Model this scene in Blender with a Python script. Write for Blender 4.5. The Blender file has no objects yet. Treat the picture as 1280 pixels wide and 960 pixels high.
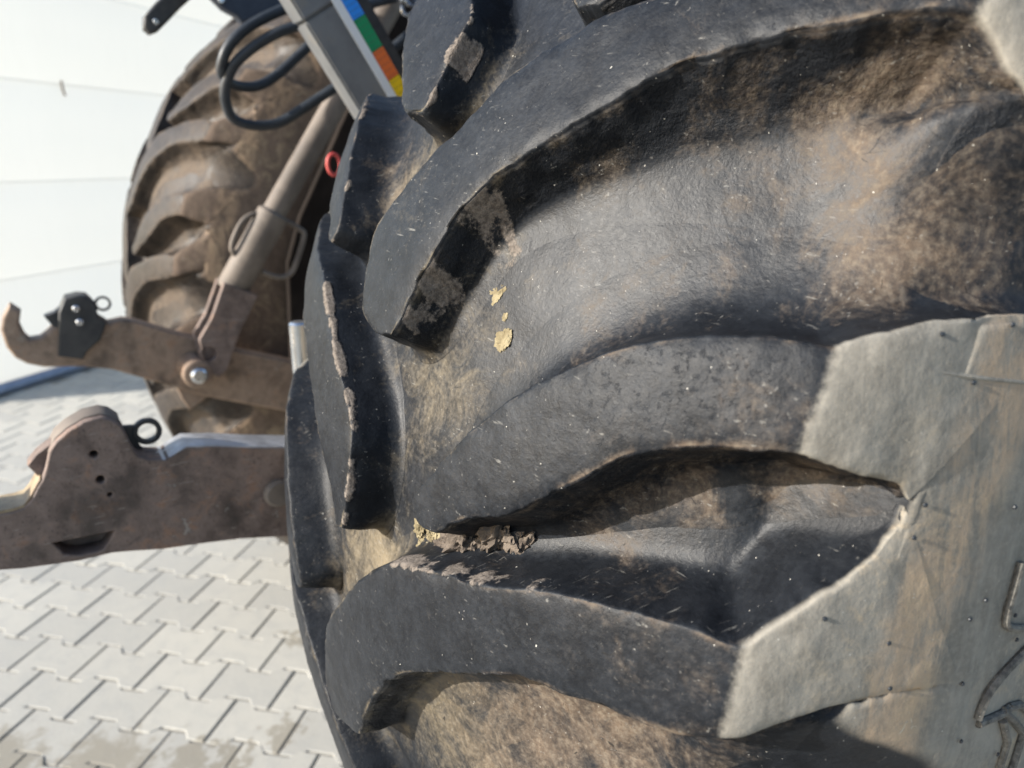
import bpy, bmesh, math, random
import numpy as np
from mathutils import Vector, Matrix, noise as mnoise

# ------------------------------------------------------------------ camera, world, sun, exposure
scene = bpy.context.scene
COL = scene.collection
rad = math.radians

cam_data = bpy.data.cameras.new('camera')
cam_data.sensor_width = 36.0
cam_data.lens = 919.04 / 1280 * 36.0
cam_data.clip_start = 0.02
cam_data.clip_end = 200
cam_data.dof.use_dof = True
cam_data.dof.focus_distance = 0.47
cam_data.dof.aperture_fstop = 6.8
cam = bpy.data.objects.new('camera', cam_data)
COL.objects.link(cam)
fw = Vector((-0.81043, 0.50704, -0.29345)).normalized()
upv = Vector((-0.24969, 0.15418, 0.95597))
rt = fw.cross(upv).normalized()
upv = rt.cross(fw).normalized()
M = Matrix((rt, upv, -fw)).transposed().to_4x4()
M.translation = Vector((0.505, -1.1206, 1.2986))
cam.matrix_world = M
scene.camera = cam

SUN_EL = 24.0
SUN_AZ = -103.5           # degrees from +X: the light comes from behind the tractor, a little from the left
sdir = Vector((math.cos(rad(SUN_EL)) * math.cos(rad(SUN_AZ)), math.cos(rad(SUN_EL)) * math.sin(rad(SUN_AZ)), math.sin(rad(SUN_EL))))
world = bpy.data.worlds.new('World')
scene.world = world
world.use_nodes = True
wn = world.node_tree.nodes
sky = wn.new('ShaderNodeTexSky')
sky.sky_type = 'NISHITA'
sky.sun_disc = False
sky.sun_elevation = rad(SUN_EL)
sky.sun_rotation = math.atan2(sdir.x, sdir.y)
world.node_tree.links.new(sky.outputs['Color'], wn['Background'].inputs['Color'])
wn['Background'].inputs['Strength'].default_value = 0.13

sl = bpy.data.lights.new('sun', 'SUN')
sl.energy = 4.6
sl.angle = rad(0.55)
sl.color = (1.0, 0.945, 0.86)
so = bpy.data.objects.new('sun', sl)
COL.objects.link(so)
so.location = (-1, -4, 3)
so.rotation_euler = sdir.to_track_quat('Z', 'Y').to_euler()

scene.view_settings.view_transform = 'Standard'
scene.view_settings.look = 'None'
scene.view_settings.exposure = 1.1
scene.view_settings.gamma = 1.0
scene.view_settings.use_curve_mapping = False

# ------------------------------------------------------------------ helpers
def tag(o, label=None, cat=None, group=None, kind=None):
    if label: o['label'] = label
    if cat: o['category'] = cat
    if group: o['group'] = group
    if kind: o['kind'] = kind
    return o

def empty(name, loc):
    o = bpy.data.objects.new(name, None)
    o.empty_display_size = 0.1
    COL.objects.link(o)
    o.location = loc
    return o

WLOC = {}
def wloc(o):
    return WLOC.get(o.name, Vector(o.location))

def link(name, me, mat, parent=None, world=(0, 0, 0)):
    o = bpy.data.objects.new(name, me)
    COL.objects.link(o)
    if mat is not None and not me.materials:
        me.materials.append(mat)
    world = Vector(world)
    if parent is not None:
        o.parent = parent
        o.location = world - wloc(parent)
    else:
        o.location = world
    WLOC[o.name] = world
    return o

def mesh_np(verts, faces, smooth=True):
    me = bpy.data.meshes.new('m')
    v = np.asarray(verts, np.float32)
    f = np.asarray(faces, np.int32)
    n = f.shape[1]
    me.vertices.add(len(v)); me.vertices.foreach_set('co', v.ravel())
    me.loops.add(f.size); me.loops.foreach_set('vertex_index', f.ravel())
    me.polygons.add(len(f))
    me.polygons.foreach_set('loop_start', np.arange(0, f.size, n, dtype=np.int32))
    me.polygons.foreach_set('use_smooth', np.full(len(f), smooth))
    me.update(calc_edges=True)
    me.validate()
    return me

def set_attr(me, name, vals):
    a = me.attributes.new(name, 'FLOAT', 'POINT')
    a.data.foreach_set('value', np.asarray(vals, np.float32))

def from_bm(bm, recenter=True, smooth=True, angle=40):
    me = bpy.data.meshes.new('m')
    c = Vector((0, 0, 0))
    if recenter and bm.verts:
        lo = Vector([min(v.co[i] for v in bm.verts) for i in range(3)])
        hi = Vector([max(v.co[i] for v in bm.verts) for i in range(3)])
        c = (lo + hi) / 2
        for v in bm.verts: v.co -= c
    bmesh.ops.recalc_face_normals(bm, faces=bm.faces)
    for f in bm.faces: f.smooth = smooth
    bm.to_mesh(me); bm.free()
    if smooth: me.set_sharp_from_angle(angle=rad(angle))
    return me, c

def bm_part(name, bm, mat, parent, **kw):
    me, c = from_bm(bm, **kw)
    return link(name, me, mat, parent, c)

def add_tube(bm, pts, r, seg=12, cap=True, closed=False):
    pts = [Vector(p) for p in pts]
    n = len(pts)
    rs = r if isinstance(r, (list, tuple)) else [r] * n
    rings = []
    prev = None
    for i, p in enumerate(pts):
        if closed: t = pts[(i + 1) % n] - pts[i - 1]
        else: t = pts[min(i + 1, n - 1)] - pts[max(i - 1, 0)]
        t.normalize()
        if prev is None:
            a = t.orthogonal().normalized()
        else:
            a = (prev - t * prev.dot(t)).normalized()
        prev = a
        b = t.cross(a)
        rings.append([bm.verts.new(p + (a * math.cos(2 * math.pi * k / seg) + b * math.sin(2 * math.pi * k / seg)) * rs[i]) for k in range(seg)])
    m = n if closed else n - 1
    for i in range(m):
        A, B = rings[i], rings[(i + 1) % n]
        for k in range(seg):
            bm.faces.new((A[k], A[(k + 1) % seg], B[(k + 1) % seg], B[k]))
    if cap and not closed:
        bm.faces.new(rings[0][::-1]); bm.faces.new(rings[-1])

def catmull(P, n):
    P = np.asarray(P, float)
    t = np.linspace(0, len(P) - 1, n)
    i = np.minimum(t.astype(int), len(P) - 2)
    f = (t - i)[:, None]
    p0 = P[np.maximum(i - 1, 0)]; p1 = P[i]; p2 = P[i + 1]; p3 = P[np.minimum(i + 2, len(P) - 1)]
    return .5 * (2 * p1 + (p2 - p0) * f + (2 * p0 - 5 * p1 + 4 * p2 - p3) * f ** 2 + (3 * p1 - p0 - 3 * p2 + p3) * f ** 3)

def plate_mesh(outer, holes, x, thick, bevel=.002, res=2):
    """flat steel plate: outline and holes in the (y, z) plane, thickness along x"""
    cu = bpy.data.curves.new('c', 'CURVE')
    cu.dimensions = '2D'; cu.fill_mode = 'BOTH'
    cu.extrude = max(thick / 2 - bevel, 1e-4); cu.bevel_depth = bevel; cu.bevel_resolution = res
    cu.offset = -bevel
    for ring in [outer] + list(holes):
        s = cu.splines.new('POLY'); s.points.add(len(ring) - 1); s.use_cyclic_u = True
        for k, (u, v) in enumerate(ring): s.points[k].co = (u, v, 0, 1)
    ob = bpy.data.objects.new('c', cu); COL.objects.link(ob)
    dg = bpy.context.evaluated_depsgraph_get(); dg.update()
    me = bpy.data.meshes.new_from_object(ob.evaluated_get(dg))
    bpy.data.objects.remove(ob); bpy.data.curves.remove(cu)
    me.transform(Matrix(((0, 0, 1, x), (1, 0, 0, 0), (0, 1, 0, 0), (0, 0, 0, 1))))
    me.materials.clear()
    return me

def plate_bm(bm, *a, **k):
    me = plate_mesh(*a, **k)
    bm.from_mesh(me)
    bpy.data.meshes.remove(me)

def circle(cy, cz, r, n=24, ry=None):
    return [(cy + r * math.cos(2 * math.pi * i / n), cz + (ry or r) * math.sin(2 * math.pi * i / n)) for i in range(n)]

def add_cyl_x(bm, x0, x1, y, z, r, seg=20, bev=0.0):
    if bev:
        add_tube(bm, [(x0, y, z), (x1 - bev, y, z), (x1, y, z)], [r, r, r - bev], seg)
    else:
        add_tube(bm, [(x0, y, z), (x1, y, z)], r, seg)

# vectorised value noise -------------------------------------------------------------
def _h(i, j, k, s):
    n = (i * 374761393 + j * 668265263 + k * 2147483647 + s * 1274126177) & 0xffffffff
    n = ((n ^ (n >> 13)) * 1274126177) & 0xffffffff
    return ((n ^ (n >> 16)) & 0xffff) / 65535.0
def vnoise(x, y, z=None, seed=0):
    x = np.asarray(x, float); y = np.asarray(y, float)
    z = np.zeros_like(x) if z is None else np.asarray(z, float)
    i, j, k = np.floor(x).astype(np.int64), np.floor(y).astype(np.int64), np.floor(z).astype(np.int64)
    u, v, w = x - i, y - j, z - k
    u, v, w = u * u * (3 - 2 * u), v * v * (3 - 2 * v), w * w * (3 - 2 * w)
    r = 0
    for a in (0, 1):
        for b in (0, 1):
            for c in (0, 1):
                r = r + _h(i + a, j + b, k + c, seed) * (u if a else 1 - u) * (v if b else 1 - v) * (w if c else 1 - w)
    return r * 2 - 1
def fbm(x, y, z=None, seed=0, oct=4):
    r = 0; a = .5; f = 1
    for o in range(oct):
        r = r + a * vnoise(x * f, y * f, None if z is None else z * f, seed + o); a *= .5; f *= 2.03
    return r
def sst(x, a, b):
    t = np.clip((x - a) / (b - a), 0, 1)
    return t * t * (3 - 2 * t)

# ------------------------------------------------------------------ materials
class NT:
    def __init__(s, name):
        s.m = bpy.data.materials.new(name); s.m.use_nodes = True
        s.n = s.m.node_tree.nodes; s.l = s.m.node_tree.links
        s.b = s.n['Principled BSDF']
        s.tc = s.n.new('ShaderNodeTexCoord')
        s.vec = s.tc.outputs['Object']
    def L(s, a, b):
        s.l.new(a, b)
    def set(s, sock, v):
        if hasattr(v, 'is_output') or isinstance(v, bpy.types.NodeSocket): s.L(v, sock)
        elif isinstance(v, (tuple, list)) and len(v) == 3 and sock.type == 'RGBA': sock.default_value = (*v, 1)
        else: sock.default_value = v
    def attr(s, name):
        a = s.n.new('ShaderNodeAttribute'); a.attribute_name = name; return a.outputs['Fac']
    def mapping(s, scale, vec=None, rot=(0, 0, 0)):
        m = s.n.new('ShaderNodeMapping'); m.inputs['Scale'].default_value = scale; m.inputs['Rotation'].default_value = rot
        s.L(vec or s.vec, m.inputs['Vector']); return m.outputs[0]
    def noise(s, scale, detail=4, rough=.55, vec=None, dist=0.0, out='Fac'):
        t = s.n.new('ShaderNodeTexNoise'); t.inputs['Scale'].default_value = scale; t.inputs['Detail'].default_value = detail
        t.inputs['Roughness'].default_value = rough; t.inputs['Distortion'].default_value = dist
        s.L(vec or s.vec, t.inputs['Vector']); return t.outputs[out]
    def voro(s, scale, feature='F1', vec=None, rand=1.0, out='Distance'):
        t = s.n.new('ShaderNodeTexVoronoi'); t.feature = feature; t.inputs['Scale'].default_value = scale
        t.inputs['Randomness'].default_value = rand
        s.L(vec or s.vec, t.inputs['Vector']); return t.outputs[out]
    def ramp(s, x, a, b, lo=0.0, hi=1.0):
        t = s.n.new('ShaderNodeMapRange'); t.interpolation_type = 'SMOOTHSTEP'
        s.set(t.inputs['Value'], x)
        for k, v in zip(('From Min', 'From Max', 'To Min', 'To Max'), (a, b, lo, hi)): s.set(t.inputs[k], v)
        return t.outputs[0]
    def math(s, op, a, b=None, clamp=False):
        t = s.n.new('ShaderNodeMath'); t.operation = op; t.use_clamp = clamp
        s.set(t.inputs[0], a)
        if b is not None: s.set(t.inputs[1], b)
        return t.outputs[0]
    def mul(s, a, b): return s.math('MULTIPLY', a, b)
    def add(s, a, b): return s.math('ADD', a, b)
    def mix(s, f, a, b):
        t = s.n.new('ShaderNodeMix'); t.data_type = 'RGBA'
        s.set(t.inputs['Factor'], f); s.set(t.inputs[6], a); s.set(t.inputs[7], b); return t.outputs[2]
    def bump(s, h, strength, dist, normal=None):
        t = s.n.new('ShaderNodeBump'); t.inputs['Strength'].default_value = strength; t.inputs['Distance'].default_value = dist
        s.L(h, t.inputs['Height'])
        if normal: s.L(normal, t.inputs['Normal'])
        s.L(t.outputs[0], s.b.inputs['Normal']); return t.outputs[0]
    def col(s, c): s.set(s.b.inputs['Base Color'], c)
    def rough(s, c): s.set(s.b.inputs['Roughness'], c)
    def spec(s, c): s.set(s.b.inputs['Specular IOR Level'], c)

def tyre_material(name, dusty=0.0, rubber=(.0062, .0074, .0098), rubber2=(.0108, .0126, .0160), dustc=(.25, .20, .125), film=.6, brown=(.20, .145, .10), sides=((.165, .154, .133), (.25, .235, .204), (.315, .293, .25))):
    t = NT(name)
    mer, dep, dust, mud, torn = t.attr('mer'), t.attr('dep'), t.attr('dust'), t.attr('mud'), t.attr('torn')
    n1 = t.noise(9, 3, .6); n2 = t.noise(55, 5, .65); n3 = t.noise(270, 5, .65)
    nf = t.noise(26, 9, .75, dist=1.1)
    c = t.mix(t.ramp(n2, .35, .68), rubber, rubber2)
    # pale film of dust in the grain of the rubber: lies on faces and floors, kept off the steep torn flanks to deepen their shade
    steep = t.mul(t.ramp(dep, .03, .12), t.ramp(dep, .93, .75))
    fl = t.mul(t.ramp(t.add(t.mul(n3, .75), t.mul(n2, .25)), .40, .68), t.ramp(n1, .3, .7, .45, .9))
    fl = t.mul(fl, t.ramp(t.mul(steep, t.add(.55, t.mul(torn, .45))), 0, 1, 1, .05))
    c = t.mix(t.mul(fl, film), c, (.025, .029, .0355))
    # earth dust, heavier where soil has dried
    fray = t.add(t.mul(t.math('SUBTRACT', nf, .5), 1.8), t.mul(t.math('SUBTRACT', n3, .5), .75))
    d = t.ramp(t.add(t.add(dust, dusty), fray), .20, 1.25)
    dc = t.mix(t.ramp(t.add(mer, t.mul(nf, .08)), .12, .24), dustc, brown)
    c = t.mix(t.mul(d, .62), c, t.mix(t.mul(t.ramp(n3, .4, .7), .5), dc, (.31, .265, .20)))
    # sidewall: grey-olive bloom, streaked round the tyre
    stre = t.add(t.mul(t.noise(1.0, 3, .6, vec=t.mapping((120, 14, 14))), .45), t.mul(t.noise(1.0, 6, .72, vec=t.mapping((70, 120, 20)), dist=1.2), .55))
    side = t.ramp(t.add(mer, t.add(t.mul(t.math('SUBTRACT', n3, .5), .005), t.mul(t.math('SUBTRACT', nf, .5), .006))), .3280, .3345)
    side = t.mul(side, t.ramp(dep, .005, .07, 1, 0))
    sc = t.mix(t.ramp(t.add(t.mul(n2, .35), t.mul(stre, .65)), .38, .62), sides[0], sides[1])
    sc = t.mix(t.mul(t.ramp(n3, .4, .75), .45), sc, sides[2])
    c = t.mix(t.mul(side, .93), c, sc)
    # sunlit orange stripe painted into the sidewall colour, plus patches of brown soil
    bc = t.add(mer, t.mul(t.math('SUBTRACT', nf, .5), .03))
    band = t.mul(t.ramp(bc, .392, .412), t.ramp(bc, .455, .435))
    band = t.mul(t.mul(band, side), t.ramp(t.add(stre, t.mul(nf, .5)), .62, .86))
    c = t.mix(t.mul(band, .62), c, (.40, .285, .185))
    smud = t.mul(t.mul(t.ramp(mer, .345, .40), t.ramp(n1, .46, .62)), t.ramp(t.add(nf, t.mul(n3, .4)), .66, .88))
    c = t.mix(t.mul(t.mul(smud, side), .6), c, (.40, .31, .20))
    # caked mud patches
    mm = t.ramp(t.add(mud, t.add(t.mul(t.math('SUBTRACT', nf, .5), .9), t.mul(t.math('SUBTRACT', n3, .5), .5))), .42, .58)
    c = t.mix(t.mul(mm, .92), c, t.mix(t.ramp(n3, .35, .7), (.10, .085, .073), (.20, .172, .148)))
    # pale grit specks
    vv = t.n.new('ShaderNodeTexVoronoi'); vv.inputs['Scale'].default_value = 270
    wob = t.n.new('ShaderNodeVectorMath'); wob.operation = 'MULTIPLY_ADD'
    t.L(t.noise(500, 2, .5, out='Color'), wob.inputs[0]); wob.inputs[1].default_value = (.0022,) * 3; t.L(t.vec, wob.inputs[2]); t.L(wob.outputs[0], vv.inputs['Vector'])
    sx = t.n.new('ShaderNodeSeparateColor'); t.L(vv.outputs['Color'], sx.inputs[0])
    siz = t.ramp(sx.outputs[1], .3, 1.0, .045, .135)
    sp = t.mul(t.math('LESS_THAN', vv.outputs['Distance'], siz), t.mul(t.ramp(sx.outputs[0], .74, .75), t.ramp(sx.outputs[2], 0, 1, .15, 1)))
    sp = t.mul(sp, t.ramp(n1, .35, .62, .3, 1))
    c = t.mix(sp, c, (.52, .50, .45))
    # light scuffs and scratches
    sc1 = t.noise(1.0, 2, .5, vec=t.mapping((46, 420, 420), rot=(.3, .5, .2))); sc2 = t.noise(1.0, 2, .5, vec=t.mapping((380, 40, 380), rot=(.2, -.4, .7)))
    scr = t.mul(t.ramp(t.math('MAXIMUM', sc1, sc2), .67, .73), t.ramp(nf, .45, .62))
    c = t.mix(t.mul(scr, .5), c, (.20, .195, .18))
    # fine weather cracks
    def crackset(scale, rot, thr, gate, lo):
        va = t.n.new('ShaderNodeVectorMath'); va.operation = 'MULTIPLY_ADD'
        t.L(wv, va.inputs[0]); va.inputs[1].default_value = (.012,) * 3; t.L(t.vec, va.inputs[2])
        e = t.voro(1.0, 'DISTANCE_TO_EDGE', vec=t.mapping(scale, va.outputs[0], rot))
        return t.mul(t.ramp(e, thr, thr * .3), t.ramp(gate, lo, lo + .05))
    wv = t.noise(40, 2, .5, out='Color')
    k1 = crackset((26, 40, 62), (.4, .2, .3), .013, n2, .585)
    k2 = crackset((120, 60, 44), (.1, .7, .2), .020, nf, .60)
    crack = t.math('MAXIMUM', k1, k2)
    c = t.mix(t.mul(crack, t.ramp(side, 0, 1, .8, 0)), c, (.008, .0075, .0075))
    c = t.mix(t.mul(t.mul(k2, side), .7), c, (.46, .42, .34))
    t.col(c)
    dirtall = t.math('MAXIMUM', t.math('MAXIMUM', t.mul(d, .9), mm), t.mul(side, .7))
    t.rough(t.add(t.ramp(dirtall, 0, 1, .47, .85), t.mul(t.math('SUBTRACT', n3, .5), .25)))
    t.spec(t.add(t.ramp(dirtall, 0, 1, .17, .12), t.ramp(dep, .85, 1.0, 0, .10)))
    b2 = t.noise(330, 4, .7); b1 = t.noise(75, 2, .5)
    h = t.add(t.mul(b1, t.add(t.ramp(t.mul(steep, torn), 0, 1, .18, 2.4), t.ramp(mer, .14, .32, 0, .65))), t.mul(b2, t.ramp(t.mul(steep, torn), 0, 1, .5, 1.8)))
    h = t.add(h, t.mul(t.ramp(mud, .35, .65), t.add(.35, b2)))
    pit = t.mul(t.ramp(t.noise(240, 5, .75), .54, .70), t.mul(t.ramp(mer, .12, .30, .1, 1), t.ramp(dep, .05, .3, 1, .15)))
    h = t.add(h, t.mul(pit, t.ramp(mer, .328, .335, -.20, -.05)))
    t.bump(h, .8, .0010)
    return t.m

def metal(name, c1, c2, rough=.6, metallic=0.0, scale=30, bump=.0006, spec=.4, c3=None, streak=None):
    t = NT(name)
    v = t.mapping(streak) if streak else None
    n1 = t.noise(scale * .25, 5, .6, vec=v); n2 = t.noise(scale, 6, .65); n3 = t.noise(scale * 8, 4, .6)
    c = t.mix(t.ramp(t.add(t.mul(n1, .6), t.mul(n2, .4)), .36, .64), c1, c2)
    if c3: c = t.mix(t.mul(t.ramp(t.noise(scale * .6, 7, .7, dist=.5), .55, .7), .8), c, c3)
    t.col(c); t.rough(t.add(rough, t.mul(t.math('SUBTRACT', n2, .5), .3))); t.spec(spec)
    t.set(t.b.inputs['Metallic'], metallic)
    if bump: t.bump(t.add(n2, t.mul(n3, .5)), .8, bump)
    return t.m

def steel(name, c1, c2, rust, bare):
    t = NT(name)
    n1 = t.noise(7, 5, .65, dist=.4); n2 = t.noise(40, 7, .7, dist=.5); n3 = t.noise(300, 4, .65)
    c = t.mix(t.ramp(t.add(t.mul(n1, .5), t.mul(n2, .5)), .38, .62), c1, c2)
    c = t.mix(t.mul(t.ramp(t.add(t.mul(n2, .6), t.mul(t.noise(13, 5, .7), .4)), .53, .63), .75), c, rust)
    c = t.mix(t.mul(t.ramp(n3, .55, .68), .55), c, tuple(v * .35 for v in c1))
    ch = t.ramp(t.add(t.mul(t.noise(26, 6, .7, dist=1.0), .7), t.mul(n3, .3)), .60, .63)
    c = t.mix(t.mul(ch, .8), c, bare)
    gr = t.ramp(t.noise(9, 3, .6), .58, .70)
    c = t.mix(t.mul(gr, .6), c, (.03, .026, .023))
    sc = t.ramp(t.noise(1.0, 2, .5, vec=t.mapping((200, 30, 240), rot=(.35, 0, 0))), .66, .72)
    c = t.mix(t.mul(sc, .5), c, bare)
    t.col(c); t.rough(t.add(.62, t.mul(t.math('SUBTRACT', n2, .5), .4))); t.spec(.3)
    t.bump(t.add(t.mul(n2, 1.0), t.add(t.mul(n3, .5), t.mul(ch, -.6))), .9, .0016)
    return t.m

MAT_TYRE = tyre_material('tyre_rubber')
MAT_TYRE_FAR = tyre_material('dusty_tyre_rubber', dusty=.30, rubber=(.026, .021, .018), rubber2=(.040, .033, .028), dustc=(.135, .10, .075), brown=(.12, .088, .066), sides=((.10, .075, .058), (.17, .125, .095), (.20, .15, .115)))
MAT_LINK = steel('rusty_brown_steel', (.10, .072, .060), (.215, .160, .135), (.25, .145, .095), (.33, .29, .255))
MAT_LINK2 = steel('rusty_tan_steel', (.17, .118, .085), (.31, .225, .165), (.27, .165, .105), (.36, .31, .26))
MAT_DARK = metal('dark_steel', (.03, .031, .034), (.06, .058, .056), .5, .2, 40, .0004)
MAT_EDGE = metal('worn_bare_steel', (.27, .27, .28), (.46, .46, .47), .45, .5, 50, .0004)
MAT_GOLD = metal('worn_ochre_steel', (.17, .115, .075), (.36, .28, .17), .5, .2, 60, .0006)
MAT_ROD = metal('taupe_dusty_rod', (.10, .082, .068), (.17, .14, .115), .65, 0, 26, .0005)
MAT_CHROME = metal('bright_pin_steel', (.5, .53, .56), (.7, .72, .74), .25, .95, 40, .0001)
MAT_HOSE = metal('black_hose_rubber', (.014, .018, .024), (.025, .03, .037), .45, 0, 60, .0002)
MAT_BAR = metal('grey_painted_steel', (.10, .105, .112), (.145, .15, .155), .5, 0, 26, .0002, .4, (.17, .155, .135))
MAT_NAVY = metal('dark_navy_paint', (.018, .024, .038), (.03, .038, .055), .5, 0, 30, .0002)
MAT_RED = metal('red_paint', (.42, .05, .05), (.5, .09, .08), .5, 0, 40, .0002)
MAT_CLOD = metal('dried_yellow_soil', (.15, .122, .072), (.27, .23, .145), .95, 0, 160, .0012, .1)
MAT_MUD = metal('torn_grey_mud', (.075, .062, .052), (.16, .132, .108), .95, 0, 120, .0014, .1, (.05, .043, .038))
def flat(name, c, rough=.5):
    return metal(name, c, tuple(v * .93 for v in c), rough, 0, 60, 0)
MAT_BLUE = flat('sticker_blue', (.015, .22, .72)); MAT_GREEN = flat('sticker_green', (.0, .22, .085))
MAT_ORANGE = flat('sticker_orange', (.62, .13, .025)); MAT_YELLOW = flat('sticker_yellow', (.72, .48, .0)); MAT_WHITE = flat('sticker_white', (.62, .64, .66))
MAT_INK = flat('sticker_ink', (.05, .05, .06))

# ------------------------------------------------------------------ ground: interlocking concrete blocks
E1 = Vector((math.cos(rad(47)), math.sin(rad(47)), 0)); E2 = Vector((-math.sin(rad(47)), math.cos(rad(47)), 0))
PL, PP, PT = .187, .126, .023          # block period along the row, row pitch, tooth height

def paving_material():
    t = NT('paving_concrete')
    geo = t.n.new('ShaderNodeNewGeometry'); pos = geo.outputs['Position']
    oi = t.n.new('ShaderNodeObjectInfo')
    n1 = t.noise(1.3, 4, .6, vec=pos); n2 = t.noise(18, 5, .65, vec=pos); n3 = t.noise(160, 4, .6, vec=pos)
    tone = t.add(t.mul(n1, .4), t.mul(oi.outputs['Random'], .36))
    c = t.mix(t.ramp(tone, .2, .6), (.345, .336, .306), (.42, .405, .36))
    c = t.mix(t.mul(t.ramp(n2, .42, .68), .35), c, (.29, .293, .28))
    c = t.mix(t.mul(t.ramp(n3, .45, .7), .25), c, (.48, .47, .44))
    # damp brown earth stains near the tractor
    st = None
    for (x, y, r) in ((-1.22, -1.40, .13), (-1.10, -1.20, .13), (-1.02, -1.02, .07), (-.97, -.95, .06), (-.98, -.82, .05), (-1.32, -.70, .04)):
        vm = t.n.new('ShaderNodeVectorMath'); vm.operation = 'DISTANCE'; t.L(pos, vm.inputs[0]); vm.inputs[1].default_value = (x, y, 0)
        s = t.ramp(t.add(vm.outputs['Value'], t.mul(t.math('SUBTRACT', t.noise(22, 5, .65, vec=pos), .5), .30)), r, r * .45)
        st = s if st is None else t.math('MAXIMUM', st, s)
    c = t.mix(t.mul(st, .55), c, (.17, .145, .10))
    t.col(c); t.rough(.88); t.spec(.25)
    t.bump(t.add(t.mul(n2, .6), t.mul(n3, .5)), .7, .0012)
    return t.m
MAT_PAVE = paving_material()
MAT_SAND = metal('joint_sand', (.22, .21, .185), (.29, .275, .24), .95, 0, 60, .0008, .1)

ground_me = mesh_np([(-14, -12, 0), (12, -12, 0), (12, 12, 0), (-14, 12, 0)], [(0, 1, 2, 3)], False)
ground = link('ground', ground_me, MAT_SAND, None, (0, 0, -.011))
ground.location.z = -.0035; WLOC[ground.name] = Vector((0, 0, -.0035))
tag(ground, 'pale grey interlocking concrete block paving under the tractor', kind='structure')

def block_outline(inset):
    h = PP / 2; q = PT / 2; g = inset
    u = [-PL / 2 + g, -PL * .27, -PL * .16, PL * .16, PL * .27, PL / 2 - g]
    v = [h + q, h + q, h - q, h - q, h + q, h + q]
    top = [(a, b - g) for a, b in zip(u, v)]
    return top + [(-a, -b) for a, b in top]
def block_mesh():
    bm = bmesh.new()
    rings = []
    for inset, z in ((.0030, -.05), (.0030, -.0020), (.0044, -.0004), (.0056, 0)):
        rings.append([bm.verts.new((E1 * u + E2 * v) + Vector((0, 0, z))) for u, v in block_outline(inset)])
    for a, b in zip(rings, rings[1:]):
        for k in range(12):
            bm.faces.new((a[k], a[(k + 1) % 12], b[(k + 1) % 12], b[k]))
    bm.faces.new(rings[-1])
    me, _ = from_bm(bm, recenter=False, smooth=False)
    return me
bme = block_mesh(); bme.materials.append(MAT_PAVE)
C0 = Vector((.505, -1.1206, 1.2986))
def in_view(P):
    v = P - C0; d = v.dot(fw)
    if d < .1: return None
    x = 640 + 919 * v.dot(rt) / d; y = 480 - 919 * v.dot(upv) / d
    return (x, y, d)
rnd = random.Random(5)
vis, rest = [], []
for j in range(-34, 46):
    vc = .104 + PP * (j + .5)
    off = -1.816 if j % 2 == 0 else -1.723
    for i in range(-30, 36):
        uc = off + PL * (i + .5)
        P = E1 * uc + E2 * vc
        if not (-8.5 < P.x < 1.6 and -4.5 < P.y < 3.0): continue
        if (P - Vector((-4.67, -1.29, 0))).dot(Vector((.7547, .6561, 0))) < .09 and (P - Vector((-4.6, -1.38, 0))).dot(Vector((-.6561, .7547, 0))) > -.55: continue
        w = in_view(P)
        if w and -45 < w[0] < 430 and 455 < w[1] < 1010: vis.append((w[2], P))
        else: rest.append(P)
vis.sort(key=lambda a: a[0])
rest += [p for _, p in vis[300:]]
for d, P in vis[:300]:
    o = link('paving_block', bme, None, ground, P + Vector((0, 0, rnd.uniform(-.0012, .0012))))
    o.rotation_euler = (rnd.gauss(0, .004), rnd.gauss(0, .004), rnd.gauss(0, .004))
bv = np.array([v.co[:] for v in bme.vertices]); 
tri = [tuple(p.vertices) for p in bme.polygons if len(p.vertices) == 4]; top = [tuple(p.vertices) for p in bme.polygons if len(p.vertices) == 12][0]
V = []; F = []
for n, P in enumerate(rest):
    b = n * len(bv)
    V.append(bv + np.array([P.x, P.y, rnd.uniform(-.0012, .0012)]))
    F += [tuple(b + k for k in f) for f in tri] + [tuple(b + k for k in top)]
me = bpy.data.meshes.new('m'); me.from_pydata(np.concatenate(V).tolist(), [], F); me.update()
o = link('paving_blocks_beyond', me, MAT_PAVE, ground, (0, 0, 0)); tag(o, kind='stuff')

# ------------------------------------------------------------------ hall wall of white panels
def wall_material():
    t = NT('white_wall_panel')
    n1 = t.noise(.8, 4, .5); n2 = t.noise(30, 4, .6, vec=t.mapping((1, 1, .15)))
    c = t.mix(t.ramp(n1, .35, .65), (.74, .735, .70), (.78, .77, .73))
    c = t.mix(t.mul(t.ramp(n2, .5, .75), .12), c, (.6, .6, .57))
    t.col(c); t.rough(.55); t.spec(.3); t.bump(n2, .3, .0005)
    tr = t.n.new('ShaderNodeBsdfTranslucent'); t.set(tr.inputs['Color'], t.mix(.75, c, (.83, .82, .765)))
    mx = t.n.new('ShaderNodeMixShader'); mx.inputs[0].default_value = .21
    t.L(t.b.outputs[0], mx.inputs[1]); t.L(tr.outputs[0], mx.inputs[2]); t.L(mx.outputs[0], t.n['Material Output'].inputs['Surface'])
    return t.m
MAT_WALL = wall_material()
WD = Vector((math.cos(rad(131)), math.sin(rad(131)), 0)); WN = Vector((.7547, .6561, 0))
W0 = Vector((-4.6, -1.38, 0))
hall = empty('tarpaulin_hall', W0)
tag(hall, 'white translucent tarpaulin hall wall with fine horizontal seams behind the tractor', 'hall')
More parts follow.
